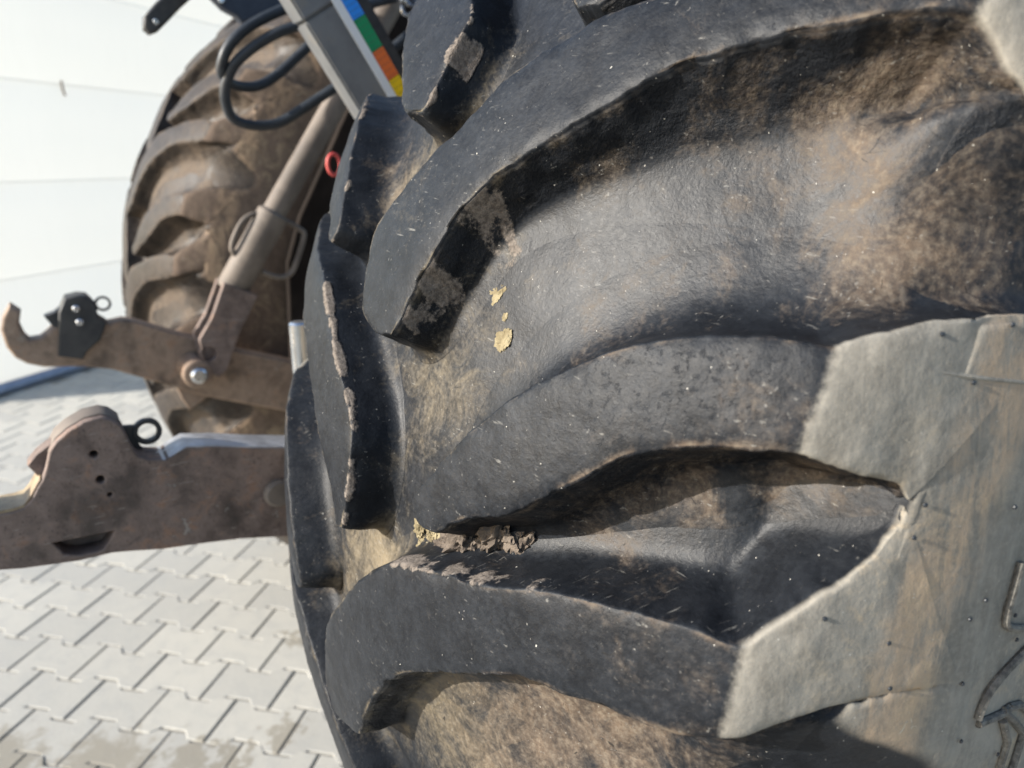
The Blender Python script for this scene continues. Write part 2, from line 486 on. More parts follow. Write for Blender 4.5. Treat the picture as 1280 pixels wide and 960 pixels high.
def wall_box(name, s0, s1, z0, z1, d0, d1, mat, bev=.006):
    bm = bmesh.new()
    q = [W0 + WD * s + WN * d + Vector((0, 0, z)) for z in (z0, z1) for s, d in ((s0, d0), (s1, d0), (s1, d1), (s0, d1))]
    v = [bm.verts.new(p) for p in q]
    for f in ((0, 1, 2, 3), (4, 5, 6, 7), (0, 1, 5, 4), (1, 2, 6, 5), (2, 3, 7, 6), (3, 0, 4, 7)): bm.faces.new([v[k] for k in f])
    bmesh.ops.bevel(bm, geom=bm.edges[:], offset=bev, segments=2, affect='EDGES', profile=.5)
    return bm_part(name, bm, mat, hall, angle=30)
def wall_sheet(z0, z1):
    bm = bmesh.new()
    n = 5
    rows = []
    for k in range(n + 1):
        f = k / n; z = z0 + (z1 - z0 - .002) * f
        rows.append([bm.verts.new(W0 + WD * s + WN * (.006 - .020 * (2 * f - 1) ** 4) + Vector((0, 0, z))) for s in np.linspace(-.42, 9, 30)])
    for a, b in zip(rows, rows[1:]):
        for i in range(29): bm.faces.new((a[i], a[i + 1], b[i + 1], b[i]))
    bm_part('wall_panel', bm, MAT_WALL, hall)
    bm = bmesh.new(); add_tube(bm, [W0 + WD * s - WN * .004 + Vector((0, 0, z1 - .001)) for s in (-.42, 3, 9)], .0022, 8)
    bm_part('seam_cord', bm, MAT_SEAM, hall)
MAT_SEAM = metal('grey_seam_cord', (.70, .70, .67), (.73, .72, .69), .8, 0, 20, 0)
zs = [.03, .625, 1.165, 1.725, 2.28, 2.84, 3.40, 3.96]
for a, b in zip(zs, zs[1:]):
    wall_sheet(a, b)
bm = bmesh.new(); add_tube(bm, [W0 + WD * s + WN * .07 + Vector((0, 0, .034)) for s in (-.42, 1, 4, 9)], .033, 16)
bm_part('base_pipe', bm, metal('blue_grey_pipe', (.16, .19, .26), (.22, .25, .33), .4, .3, 20, .0002), hall)
bm = bmesh.new(); c = W0 + WD * .645 + Vector((0, 0, 1.70))
add_tube(bm, [c + Vector((0, 0, .045)), c, c + WD * .01 - Vector((0, 0, .04))], .006, 8)
bm_part('panel_dent', bm, MAT_LINK2, hall)

# ------------------------------------------------------------------ tractor
AXZ = .90
tractor = empty('tractor', (-.822, 0, 0))
tag(tractor, 'dusty tractor rear with a huge lugged tyre close up and two hook-ended lower links', 'tractor')

# ---- tyre profile: m runs along the outer (lug) profile from the tread centre over the shoulder to the rim
R0, RC, NL = .97, .7734, 36
DPH = 2 * math.pi / NL
xs_ = np.linspace(0, .3215, 200)
_T = np.stack([xs_, R0 - xs_ ** 2 / (2 * RC)], 1)
_S = catmull([(.3215, .9032), (.336, .872), (.350, .83), (.362, .78), (.369, .73), (.371, .68), (.366, .62), (.352, .56), (.33, .51), (.30, .48)], 400)
PROF = np.concatenate([_T[:-1], _S])
MM = np.concatenate([[0], np.cumsum(np.linalg.norm(np.diff(PROF, axis=0), axis=1))])
MC = MM[199]; MEND = MM[-1]
_mu = np.linspace(0, MEND, 1600)
_px = np.interp(_mu, MM, PROF[:, 0]); _pr = np.interp(_mu, MM, PROF[:, 1])
def boxs(a, w, odd):
    n = int(w / (_mu[1] - _mu[0]))
    pad = np.concatenate([(-a[1:n + 1][::-1] if odd else a[1:n + 1][::-1]), a, a[-1] + (a[-1] - a[-n - 1:-1][::-1])])
    k = np.hanning(2 * n + 1); k /= k.sum()
    return np.convolve(pad, k, 'valid')
_sx, _sr = boxs(_px, .10, True), boxs(_pr, .10, False)
_tx, _tr = np.gradient(_sx), np.gradient(_sr)
_ln = np.hypot(_tx, _tr); _nx, _nr = -_tr / _ln, _tx / _ln
def ip(a, m, odd):
    r = np.interp(np.abs(m), _mu, a)
    return r * np.sign(m) if odd else r
def wrap(a, per): return (a + per / 2) % per - per / 2
def depth(m, phi):
    am = np.abs(m)
    ph = np.where(m >= 0, phi, phi - DPH)
    d0 = .040 + .013 * sst(am, .08, .30)
    q = .262 + wrap(ph - .262, 2 * DPH)
    lo = np.interp(am, [.30, .331, .375, .424, .463], [.150, .156, .176, .187, .188]); hi = np.interp(am, [.30, .331, .38, .416, .46], [.36, .365, .397, .414, .432])
    w = sst(np.maximum(lo - q, q - hi), -.006, .012)
    u = np.clip((am - .335) / .059, 0, 1)
    q2 = np.where(q < lo, q + 2 * DPH, q)
    t_ = sst((q2 - hi) / (lo + 2 * DPH - hi), .35, 1.)
    return d0 * ((1 - u ** 2.4) * (1 - w) + w * (1 - np.clip((am - .265) / (.22 - .085 * t_), 0, 1) ** 2 * (3 - 2 * np.clip((am - .265) / (.22 - .085 * t_), 0, 1))))
def cyl(x, r, phi): return np.stack([x, -r * np.cos(phi), r * np.sin(phi)], -1)
def surf(m, phi, f=0., h=0., sink=0.):
    """f = 0 on the lug face, 1 on the carcass; h = extra height"""
    D = depth(m, phi)
    k = np.clip(D / .02, 0, 1); k = k * k * (3 - 2 * k)
    px, pr = ip(_px, m, True), ip(_pr, m, False)
    sx, sr = ip(_sx, m, True), ip(_sr, m, False)
    full = .013 * sst(-m, .0, .24)
    pr = pr + full; sr = sr + full
    nx, nr = ip(_nx, m, True), ip(_nr, m, False)
    g = (1 - (1 - np.clip(f, 0, 1)) ** 6) * k
    x = px + (sx - px) * g - nx * (D * f + sink) + nx * h; r = pr + (sr - pr) * g - nr * (D * f + sink) + nr * h
    return cyl(x, r, phi)

DUSTSPOTS = [  # m, phi, radius m, radius phi*R, amount : where soil has dried on
    (.055, .235, .05, .07, .30), (-.01, .09, .05, .06, .55), (.29, .52, .06, .05, .35), (.325, .45, .085, .07, .26), (.37, .43, .06, .06, .18),
    (.23, .45, .08, .06, .17), (.17, .05, .08, .06, .40), (.12, -.02, .10, .07, .42), (.25, .262, .06, .035, .34), (.34, .285, .045, .025, .38),
    (.25, .10, .10, .04, .35), (-.03, .43, .07, .07, .55), (-.10, .40, .06, .06, .40), (-.08, .02, .06, .10, .45), (.28, .08, .07, .04, .1)]
MUDSPOTS = [(.094, .376, .022, .024, .75), (.088, .394, .015, .014, .5), (.066, .333, .016, .019, .65), (.052, .310, .012, .012, .45)]
EDGEMUD = [(-.02, .512, .010, .016, .5)]
def dustmap(m, phi):
    d = .16 + .28 * fbm(m * 14, phi * 14, seed=3)
    for (a, b, ra, rb, w) in DUSTSPOTS:
        d = d + w * np.exp(-((m - a) / ra) ** 2 - ((phi - b) * .95 / rb) ** 2)
    return d

A_LOW = [(0.035, 0.294), (0.040, 0.303), (0.048, 0.329), (0.060, 0.354), (0.073, 0.383), (0.086, 0.402), (0.103, 0.418), (0.122, 0.432), (0.140, 0.446), (0.171, 0.468), (0.194, 0.486), (0.219, 0.500), (0.244, 0.511), (0.273, 0.520), (0.287, 0.525), (0.308, 0.532), (.3305, .535), (.345, .528), (.365, .515), (.40, .50), (.45, .487)]
A_UP = [(0.010, 0.291), (-0.014, 0.298), (-0.029, 0.312), (-0.036, 0.338), (-0.040, 0.357), (-0.032, 0.375), (-0.009, 0.402), (0.018, 0.430), (0.040, 0.446), (0.058, 0.463), (0.073, 0.480), (0.094, 0.495), (0.116, 0.508), (0.134, 0.519), (0.18, 0.536), (.235, .552), (.29, .560), (.3305, .562), (.342, .575), (.362, .592), (.382, .612), (.391, .631), (.392, .645)]
B_LOW = [(0.128, 0.183), (0.153, 0.203), (0.189, 0.222), (0.202, 0.234), (0.217, 0.248), (0.234, 0.264), (0.255, 0.284), (0.285, 0.299), (0.310, 0.307), (0.3305, 0.312), (0.363, 0.309), (0.383, 0.309), (0.392, 0.302)]
B_UP = [(0.112, 0.181), (0.103, 0.194), (0.121, 0.223), (0.136, 0.245), (0.154, 0.266), (0.180, 0.294), (0.199, 0.309), (0.227, 0.330), (0.255, 0.345), (0.274, 0.352), (0.301, 0.360), (0.317, 0.363), (0.3305, 0.365), (0.338, 0.369), (0.359, 0.384), (0.380, 0.397), (0.416, 0.414), (.45, .43)]
C_LOW = [(0.029, -0.047), (0.047, -0.009), (0.073, 0.028), (0.103, 0.061), (0.140, 0.086), (0.179, 0.108), (0.204, 0.123), (0.227, 0.130), (0.258, 0.137), (0.280, 0.142), (0.310, 0.148), (0.3305, 0.156), (0.340, 0.158), (0.353, 0.165), (0.375, 0.176), (0.400, 0.182), (0.424, 0.187), (0.463, 0.186)]
C_UP = [(0.000, -0.062), (-0.042, -0.081), (-0.058, -0.065), (-0.058, -0.049), (-0.044, -0.001), (-0.025, 0.032), (0.022, 0.084), (0.057, 0.118), (0.089, 0.140), (0.142, 0.158), (0.179, 0.168), (0.210, 0.181), (0.235, 0.190), (0.258, 0.196), (0.289, 0.203), (0.308, 0.206), (0.3305, 0.208), (0.342, 0.220), (0.362, 0.241), (0.382, 0.263), (0.391, 0.282), (0.392, 0.297)]

D_UP = [(.006, -.047), (-.002, -.040), (-.003, .006), (.007, .040), (.047, .074), (.091, .107), (.142, .138), (.179, .155), (.235, .177), (.289, .196), (.308, .201), (.3305, .205)] + C_UP[17:]
D_LOW = [(.014, -.048), (.036, -.020), (.072, .010), (.112, .043), (.161, .080), (.204, .105), (.258, .125), (.310, .142), (.3305, .156)] + C_LOW[12:]
F_UP = [(.040, -.060), (.024, -.058), (.022, -.030), (.019, .012), (.030, .032), (.060, .068), (.100, .105)] + D_UP[6:]
F_LOW = [(.058, -.060), (.072, -.052), (.091, -.034), (.140, .010), (.180, .050), (.22, .085), (.27, .12), (.310, .142), (.3305, .156)] + C_LOW[12:]
E_UP = [(a + .040 * max(0, 1 - a / .33), b - .008) for a, b in B_UP]
E_LOW = [(a + .040 * max(0, 1 - a / .33), b - .008) for a, b in B_LOW]
FLANK = [(.0006, .004), (.0011, .016), (.0015, .04), (.0019, .08), (.0028, .16), (.0036, .26), (.0044, .37), (.0052, .48), (.006, .59), (.0069, .69), (.008, .78), (.0096, .85), (.0118, .91), (.0146, .95), (.018, .976), (.0222, .991), (.027, 1.0), (.032, 1.006)]
def lug_mesh(low, up, shift=0., mirror=False, step=.0022, nw=26, seed=0, rag=1.0, wear=1.0, emud=None, fil_low=1.5, fil_up=1.0):
    low = np.array(low, float); up = np.array(up, float)
    low[:, 1] *= .95; up[:, 1] *= .95
    def dense(P):
        return catmull(P, 600)
    def split(P):
        i = np.argmax(P[:, 0] >= MC)
        f = (MC - P[i - 1, 0]) / (P[i, 0] - P[i - 1, 0])
        c = P[i - 1] + (P[i] - P[i - 1]) * f; c[0] = MC
        return np.vstack([P[:i], c]), np.vstack([c, P[i:]])
    def resample(P, n):
        s = np.concatenate([[0], np.cumsum(np.linalg.norm(np.diff(P, axis=0), axis=1))])
        t = np.linspace(0, s[-1], n)
        return np.stack([np.interp(t, s, P[:, 0]), np.interp(t, s, P[:, 1])], 1), s[-1]
    l1, l2 = split(dense(low)); u1, u2 = split(dense(up))
    _, a = resample(l1, 2); _, b = resample(u1, 2)
    n1 = max(8, int(max(a, b) / step)); n2 = max(4, int(.10 / step))
    L = np.vstack([resample(l1, n1)[0], resample(l2, n2)[0][1:]]); U = np.vstack([resample(u1, n1)[0], resample(u2, n2)[0][1:]])
    nt = len(L)
    w = np.linspace(0, 1, nw + 1)
    G = L[:, None, :] * (1 - w)[None, :, None] + U[:, None, :] * w[None, :, None]      # nt x nw+1 x 2
    # outline: low edge reversed, nose, up edge
    idx = [(i, 0) for i in range(nt - 1, -1, -1)] + [(0, j) for j in range(1, nw)] + [(i, nw) for i in range(nt)]
    O = np.array([G[i, j] for i, j in idx])
    def sm(A, k):
        ker = np.hanning(2 * k + 3); ker /= ker.sum(); k = len(ker) // 2
        p = np.vstack([2 * A[0] - A[1:k + 1][::-1], A, 2 * A[-1] - A[-k - 1:-1][::-1]])
        return np.stack([np.convolve(p[:, c], ker, 'valid') for c in (0, 1)], 1)
    Os = sm(O, max(1, int(.006 / step)))
    t = np.gradient(Os, axis=0); t /= np.linalg.norm(t, axis=1)[:, None] + 1e-9
    nrm = np.stack([t[:, 1], -t[:, 0]], 1)
    cen = G[nt // 2, nw // 2]
    if np.sum(nrm * (O - O.mean(0))) < 0: nrm = -nrm
    nfar = sm(nrm, max(2, int(.035 / step))); nfar /= np.linalg.norm(nfar, axis=1)[:, None] + 1e-9
    s_ = np.concatenate([[0], np.cumsum(np.linalg.norm(np.diff(O, axis=0), axis=1))])
    ragv = (fbm(s_ * 90, s_ * 0 + seed, seed=seed, oct=4) * .0028 + fbm(s_ * 420, s_ * 0 + 7, seed=seed + 9, oct=2) * .0011) * rag
    edge_low = np.arange(len(idx)) < nt
    chips = -(np.clip(fbm(s_ * 34, s_ * 0 + 5, seed=seed + 70, oct=3) - .24, 0, 1) * .009 + np.clip(fbm(s_ * 130, s_ * 0 + 9, seed=seed + 71, oct=2) - .28, 0, 1) * .006) * rag * (.3 if mirror else 1.)
    ragv = ragv + chips
    tst = np.concatenate([np.zeros(n1), np.linspace(0, 1, n2)[1:]]); tst[n1 - 1] = 1e-6
    tidx = np.array([tst[i] for i, j in idx])
    def finish(m, ph, f, h=0., tt=0.):
        """(m, phi*.95) -> 3d"""
        mm_ = -m if mirror else m
        p_ = ph / .95 + shift
        prd = np.where(tt > 0, .00025, 0.)
        return surf(mm_, p_, f, h + prd * (1 - f) + relief(mm_, p_) * np.maximum(sst(f, .3, 1.), sst(tt, 0, .3)), sink=.0010 * (f > 1.003) + .0016 * sst(tt, .25, .6) * np.minimum(1, f * 3)), mm_, p_
    # top
    inset = .0
    gm, gp = G[..., 0], G[..., 1]
    e = np.minimum(w, 1 - w)[None, :] * np.linalg.norm(U - L, axis=1)[:, None]
    hn = fbm(gm * 22, gp * 22, seed=seed + 20) * .0014 * wear + fbm(gm * 160, gp * 160, seed=seed + 21) * .0002 * wear
    hn = hn - .0016 * np.exp(-e / .006) * (1 + 1.2 * fbm(gm * 60, gp * 60, seed=seed + 22))
    crn = np.exp(-np.abs(gm - MC) / .004)
    hn = hn - crn * .0022 * (1 + .9 * fbm(gm * 90, gp * 90, seed=seed + 24))
    P, M1, P1 = finish(gm, gp, np.zeros_like(gm), hn, tst[:, None])
    verts = [P.reshape(-1, 3)]
    mer = [np.abs(M1).ravel()]; dep = [np.zeros(gm.size)]; pm = [M1.ravel()]; pp = [P1.ravel()]; flk = [np.zeros(gm.size)]
    base = gm.size
    hedge = np.array([hn[i, j] for i, j in idx])
    ids = [np.array([i * (nw + 1) + j for i, j in idx])]
    # flank rings
    Dd = np.array([float(d) for d in depth(np.where(mirror, -O[:, 0], O[:, 0]), O[:, 1] / .95 + shift)])
    scl = np.clip(Dd / .042, .12, 1.15)
    for k, (o_, f_) in enumerate(FLANK):
        fl = 1.0 + .25 * fbm(s_ * 12, s_ * 0 + 3 * k / 16, seed=seed + 30, oct=2)
        rough_ = fbm(s_ * 70, s_ * 0 + f_ * 9, seed=seed + 31, oct=4) * .0028 * math.sin(math.pi * min(1, f_ * 1.02)) * rag * np.where(edge_low, 1.2, .35)
        wide = 1 + np.where(edge_low, fil_low, fil_up) * sst(O[:, 0], .06, .24) * (1 - sst(O[:, 0], .34, .40)) * max(0, f_ - .12) ** 1.2
        nn = nrm * (1 - min(1, f_)) + nfar * min(1, f_)
        q = O + nn * ((o_ * scl * fl * wide) + ragv * min(1, .3 + f_ * 3) * max(0., 1 - f_) ** 2.5 + rough_)[:, None]
        if f_ > .2: q = sm(q, max(1, int(o_ * 3.6 * f_ / step)))
        P, M1, P1 = finish(q[:, 0], q[:, 1], np.full(len(q), f_), hedge * (1 - min(1, f_ * 1.3)), tidx)
        verts.append(P); mer.append(np.abs(M1)); dep.append(f_ * np.clip(Dd / .03, 0, 1)); pm.append(M1); pp.append(P1); flk.append(edge_low.astype(float))
        ids.append(base + np.arange(len(q))); base += len(q)
    faces = []
    I = np.arange(nt * (nw + 1)).reshape(nt, nw + 1)
    faces.append(np.stack([I[:-1, :-1], I[1:, :-1], I[1:, 1:], I[:-1, 1:]], -1).reshape(-1, 4))
    for a_, b_ in zip(ids, ids[1:]):
        faces.append(np.stack([a_[:-1], a_[1:], b_[1:], b_[:-1]], -1))
    V = np.concatenate(verts); Fc = np.concatenate(faces)
    mer = np.concatenate(mer); dep = np.concatenate(dep); pm = np.concatenate(pm); pp = np.concatenate(pp); flk = np.concatenate(flk)
    dz = dustmap(pm, pp)
    dust = np.where(dep < .05, .02 + .25 * (dz - .16) + .20 * sst(mer, .14, .33), 0.) + sst(dep, .05, .3) * (.10 + .35 * fbm(pm * 40, pp * 40, seed=seed + 40)) + sst(dep, .35, .95) * (dz - .1)
    dust = dust + flk * np.exp(-((dep - .10) / .09) ** 2) * (.34 + .6 * fbm(pm * 60, pp * 60, seed=seed + 41))
    te = np.concatenate([np.exp(-(e / .0022) ** 2).ravel() * (.30 + .9 * fbm(gm * 60, gp * 60, seed=seed + 43).ravel())] + [np.zeros(len(idx))] * len(FLANK))
    dust = dust + np.clip(te, 0, .6)
    dust = dust + flk * sst(pm, .13, .28) * sst(dep, .05, .3) * (1 - sst(dep, .5, .95)) * (.30 + .5 * fbm(pm * 26, pp * 26, seed=seed + 44))
    mud = np.zeros_like(dust)
    wob = fbm(pm * 70, pp * 70 + dep * 3, seed=77, oct=3)
    for (a, b, ra, rb, dd) in MUDSPOTS:
        mud = np.maximum(mud, 1.12 - .62 * np.sqrt(((pm - a) / ra) ** 2 + ((pp - b) * .95 / rb) ** 2 + ((dep - .2) / dd) ** 2) + .7 * wob)
    mud = np.where(dep > .02, np.clip(mud, 0, 1), 0)
    if emud:
        side_, m_a, m_b, amt, reach = emud
        isl = np.concatenate([np.full(gm.size, .5)] + [edge_low.astype(float)] * len(FLANK))
        band_ = np.exp(-((dep - reach * .4) / reach) ** 2) * ((isl == side_) | (dep < .003)) * sst(np.abs(pm), m_a - .03, m_a) * (1 - sst(np.abs(pm), m_b, m_b + .03))
        edg = np.concatenate([np.exp(-(e / .004) ** 2).ravel() * (np.abs((w < .5) - side_) < .5)[None, :].repeat(nt, 0).ravel()] + [np.ones(len(idx))] * len(FLANK))
        mud = np.maximum(mud, np.clip(band_ * edg * (amt + .9 * fbm(pm * 55, pp * 55, seed=seed + 50, oct=3) + .35 * fbm(pm * 200, dep * 12, seed=seed + 51, oct=2)), 0, 1))
    for (a, b, ra, rb, top) in EDGEMUD:
        q = 1.05 - .6 * np.sqrt(((pm - a) / ra) ** 2 + ((pp - b) * .95 / rb) ** 2) + .5 * fbm(pm * 90, pp * 90, seed=8)
        mud = np.maximum(mud, np.where(dep < top, np.clip(q, 0, 1), 0))
    me = mesh_np(V, Fc)
    # orient outward
    me.calc_loop_triangles()
    nb = np.zeros(len(me.polygons) * 3); me.polygons.foreach_get('normal', nb); nb = nb.reshape(-1, 3)
    cb = np.zeros(len(me.polygons) * 3); me.polygons.foreach_get('center', cb); cb = cb.reshape(-1, 3)
    n0 = (nt - 1) * nw
    rv = cb[:n0].copy(); rv[:, 0] = 0
    if np.sum(nb[:n0] * rv) < 0: me.flip_normals()
    for nme, v in (('mer', mer), ('dep', dep), ('dust', dust), ('mud', mud), ('torn', flk if not mirror else flk * 0)): set_attr(me, nme, v)
    return me

def relief(m, phi):
    h = fbm(m * 16, phi * 16, seed=60, oct=3) * .0020 + fbm(m * 110, phi * 110, seed=61, oct=3) * .00022
    return h * (1 - .7 * sst(np.abs(m), .36, .42))

def carcass_mesh(phi0, phi1, dphi, m0, m1, dm, fine=True):
    nph = max(2, int((phi1 - phi0) / dphi)); nm = max(2, int((m1 - m0) / dm))
    ph = np.linspace(phi0, phi1, nph + 1); m = np.linspace(m0, m1, nm + 1)
    PH, MG = np.meshgrid(ph, m, indexing='ij')
    h = 0
    if fine:
        h = relief(MG, PH)
        # mould line and shallow step round the sidewall
        h = h + .0005 * np.exp(-((MG - .464) / .0012) ** 2) - .0012 * sst(MG, .47, .475)
        # curved mould groove beside the closed pocket
        g = np.hypot((MG - .386) / 1.0, (PH - .298) * .82 / 1.0)
        h = h - .0009 * np.exp(-((g - .0135) / .0011) ** 2) * sst(MG, .384, .392)
    P = surf(MG, PH, np.ones_like(MG), h)
    I = np.arange((nph + 1) * (nm + 1)).reshape(nph + 1, nm + 1)
    Fc = np.stack([I[:-1, :-1], I[:-1, 1:], I[1:, 1:], I[1:, :-1]], -1).reshape(-1, 4)
    D = depth(MG, PH)
    dz = dustmap(MG, PH) if fine else .2 + .3 * fbm(MG * 14, PH * 14, seed=3)
    return P.reshape(-1, 3), Fc, dict(mer=np.abs(MG).ravel(), dep=np.clip(D / .035, 0, 1).ravel(), dust=dz.ravel(), mud=np.zeros(MG.size))

def carcass(pieces):
    V, F, A, b = [], [], {}, 0
    for v, f, a in pieces:
        V.append(v); F.append(f + b); b += len(v)
        for k in a: A.setdefault(k, []).append(a[k])
    me = mesh_np(np.concatenate(V), np.concatenate(F))
    n = np.zeros(len(me.polygons) * 3); me.polygons.foreach_get('normal', n)
    c = np.zeros(len(me.polygons) * 3); me.polygons.foreach_get('center', c)
    c = c.reshape(-1, 3).copy(); c[:, 0] *= 1.0
    if np.sum(n.reshape(-1, 3) * c) < 0: me.flip_normals()
    for k in A: set_attr(me, k, np.concatenate(A[k]))
    return me

VIS0, VIS1 = -.40, .80
near_me = carcass([carcass_mesh(VIS0, VIS1, .0030, -.42, .62, .0028),
                   carcass_mesh(VIS0, VIS1, .02, -MEND, -.42, .015, False), carcass_mesh(VIS0, VIS1, .02, .62, MEND, .015, False),
                   carcass_mesh(VIS1, VIS0 + 2 * math.pi, .02, -MEND, MEND, .012, False)])
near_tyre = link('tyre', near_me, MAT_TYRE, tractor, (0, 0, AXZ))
tag(near_tyre, 'huge near tractor tyre with deep chevron lugs, black rubber and dusty sidewall')

long_lo = lug_mesh(C_LOW, C_UP, 0, False, .008, 6, 1, .5); short_lo = lug_mesh(B_LOW, B_UP, 0, False, .008, 6, 2, .5)
long_lo_m = lug_mesh(C_LOW, C_UP, DPH, True, .008, 6, 3, .5); short_lo_m = lug_mesh(B_LOW, B_UP, DPH, True, .008, 6, 4, .5)
def lug_obj(me, tyre, mat, turn=0.):
    if not me.materials: me.materials.append(None)
    o = link('tread_lug', me, None, tyre, wloc(tyre))
    o.material_slots[0].link = 'OBJECT'; o.material_slots[0].material = mat
    o.rotation_euler = (-turn, 0, 0)
    return o
P2 = 2 * DPH
EM = {('n', 'L', 0): (0, .06, .20, .52, .34), ('f', 'L', 0): (0, -.1, .12, .72, .13), ('f', 'S', 0): (0, .0, .3, .35, .08), ('f', 'L', 1): (0, -.1, .12, .30, .10)}
HI = {('L', 0): (C_LOW, C_UP, 0.), ('L', 1): (A_LOW, A_UP, 0.), ('S', 0): (B_LOW, B_UP, 0.), ('S', -1): (B_LOW, B_UP, -P2), ('S', 1): (B_LOW, B_UP, P2)}
HIM = {('L', 0): (D_LOW, D_UP, DPH), ('L', 1): (F_LOW, F_UP, DPH + P2), ('L', -1): (D_LOW, D_UP, DPH - P2), ('S', 0): (E_LOW, E_UP, DPH), ('S', -1): (E_LOW, E_UP, DPH - P2), ('S', 1): (E_LOW, E_UP, DPH + P2)}
sd = 100
for k in range(-9, 9):
    for ty in 'LS':
        if (ty, k) in HI:
            lo, up, sh = HI[(ty, k)]; sd += 17
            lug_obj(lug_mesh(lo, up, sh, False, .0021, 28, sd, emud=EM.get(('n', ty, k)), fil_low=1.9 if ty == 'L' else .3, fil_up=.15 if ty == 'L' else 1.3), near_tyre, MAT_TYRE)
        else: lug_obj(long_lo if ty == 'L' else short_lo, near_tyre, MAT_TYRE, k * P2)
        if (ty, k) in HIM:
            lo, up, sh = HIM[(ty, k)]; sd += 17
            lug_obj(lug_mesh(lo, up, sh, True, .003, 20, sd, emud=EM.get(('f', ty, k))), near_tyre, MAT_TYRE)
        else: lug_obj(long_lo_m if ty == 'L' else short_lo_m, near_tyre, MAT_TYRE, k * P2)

# raised lettering, mould ridges and vent stubs on the near sidewall
def on_side(m, ph, h=0.):
    return Vector(surf(np.array([m]), np.array([ph]), np.zeros(1), np.array([h]))[0]) + Vector((0, 0, AXZ))
def ridge(bm, pts, r, h=0., n=None):
    P = catmull(np.array(pts, float), n or 8 * len(pts)) if len(pts) > 2 and n != 0 else np.array(pts, float)
    add_tube(bm, [on_side(a, b, h) for a, b in P], r, 8)
def side_attr(o, v=.5):
    set_attr(o.data, 'mer', np.full(len(o.data.vertices), v))
    return o
bm = bmesh.new()
for L in ([(.513, .209), (.499, .195), (.489, .180), (.486, .168), (.4855, .158)], [(.487, .1535), (.506, .156), (.513, .160)], [(.507, .159), (.523, .145), (.539, .128)],
          [(.538, .131), (.538, .114), (.537, .080)], [(.524, .159), (.543, .143)], [(.543, .209), (.513, .209)], [(.513, .160), (.524, .159)], [(.510, .150), (.522, .128), (.522, .085)]):
    ridge(bm, L, .0024, .0, 0 if len(L) < 4 else None)
side_attr(bm_part('raised_letter', bm, MAT_TYRE, near_tyre), .3312)
bm = bmesh.new()
ridge(bm, [(.478, .275), (.480, .254), (.481, .239), (.484, .230), (.492, .227), (.512, .225), (.54, .224)], .0021, .0)
side_attr(bm_part('raised_letter', bm, MAT_TYRE, near_tyre), .3312)
bm = bmesh.new()
ridge(bm, [(.350, .3645), (.356, .365), (.377, .369), (.403, .374), (.435, .382), (.47, .392)], .0012, -.0002)
side_attr(bm_part('mould_ridge', bm, MAT_TYRE, near_tyre), .37)
bm = bmesh.new(); add_tube(bm, [(0, 0, 0), (0, 0, .0007), (0, 0, .0010)], [.0012, .0011, .0006], 8)
stub, _ = from_bm(bm, recenter=False); stub.materials.append(MAT_HOSE)
for (m, ph) in [(.376, .388), (.411, .407), (.365, .363), (.402, .371), (.400, .301), (.457, .310), (.400, .282), (.366, .231), (.460, .248), (.453, .235), (.405, .219), (.463, .189), (.414, .190), (.488, .237), (.497, .218), (.515, .119), (.476, .143)]:
    p = on_side(m, ph, .0004); q = on_side(m, ph, .01)
    o = link('vent_stub', stub, None, near_tyre, p)
    o.rotation_euler = (q - p).to_track_quat('Z', 'Y').to_euler()

# dried soil stuck on the tread
def clod(name, m, ph, size, mat, seed, flat_=.45, stretch=1.0, rot=0., f=1.0):
    bm = bmesh.new(); bmesh.ops.create_icosphere(bm, subdivisions=5, radius=1)
    rn = random.Random(seed); off = Vector((rn.uniform(0, 50), rn.uniform(0, 50), rn.uniform(0, 50)))
    for v in bm.verts:
        d = 1 + .55 * mnoise.fractal(v.co * 1.3 + off, 1.0, 2.0, 3) + .25 * mnoise.fractal(v.co * 5 + off, 1.0, 2.0, 3) + .10 * mnoise.fractal(v.co * 17 + off, 1.0, 2.0, 3)
        v.co *= d; v.co.x *= stretch; v.co.z *= flat_
        v.co *= size
    P = Vector(surf(np.array([m]), np.array([ph]), np.array([f]))[0]); Q = Vector(surf(np.array([m]), np.array([ph]), np.array([f]), np.array([.01]))[0])
    me, _ = from_bm(bm, recenter=False)
    o = link(name, me, mat, near_tyre, P + Vector((0, 0, AXZ)))
    o.rotation_euler = ((Q - P).to_track_quat('Z', 'Y').to_matrix() @ Matrix.Rotation(rot, 3, 'Z')).to_euler()
    return o
for k, (m, ph, s, fl, st) in enumerate([(.091, .345, .0066, .14, 1.0), (.109, .314, .0062, .13, 1.2), (.105, .330, .0024, .2, 1), (.093, .351, .0022, .3, 1), (.112, .321, .0018, .3, 1), (.086, .336, .0015, .3, 1), (.058, .124, .004, .5, 1.3), (.056, .146, .007, .5, 1), (.064, .133, .007, .55, 1.1), (.079, .143, .010, .55, .9), (.072, .150, .006, .5, 1)]):
    clod('soil_clod', m, ph, s, MAT_CLOD, 40 + k, fl, st, k * .9)
for k, (m, ph, s, fl, st) in enumerate([(.118, .168, .016, .8, 1.6), (.146, .184, .016, .75, 1.5), (.100, .153, .013, .7, 1.5), (.165, .176, .011, .6, 1.7), (.135, .165, .013, .6, 1.6)]):
    clod('mud_clump', m, ph, s, MAT_MUD, 70 + k, fl, st, .9)

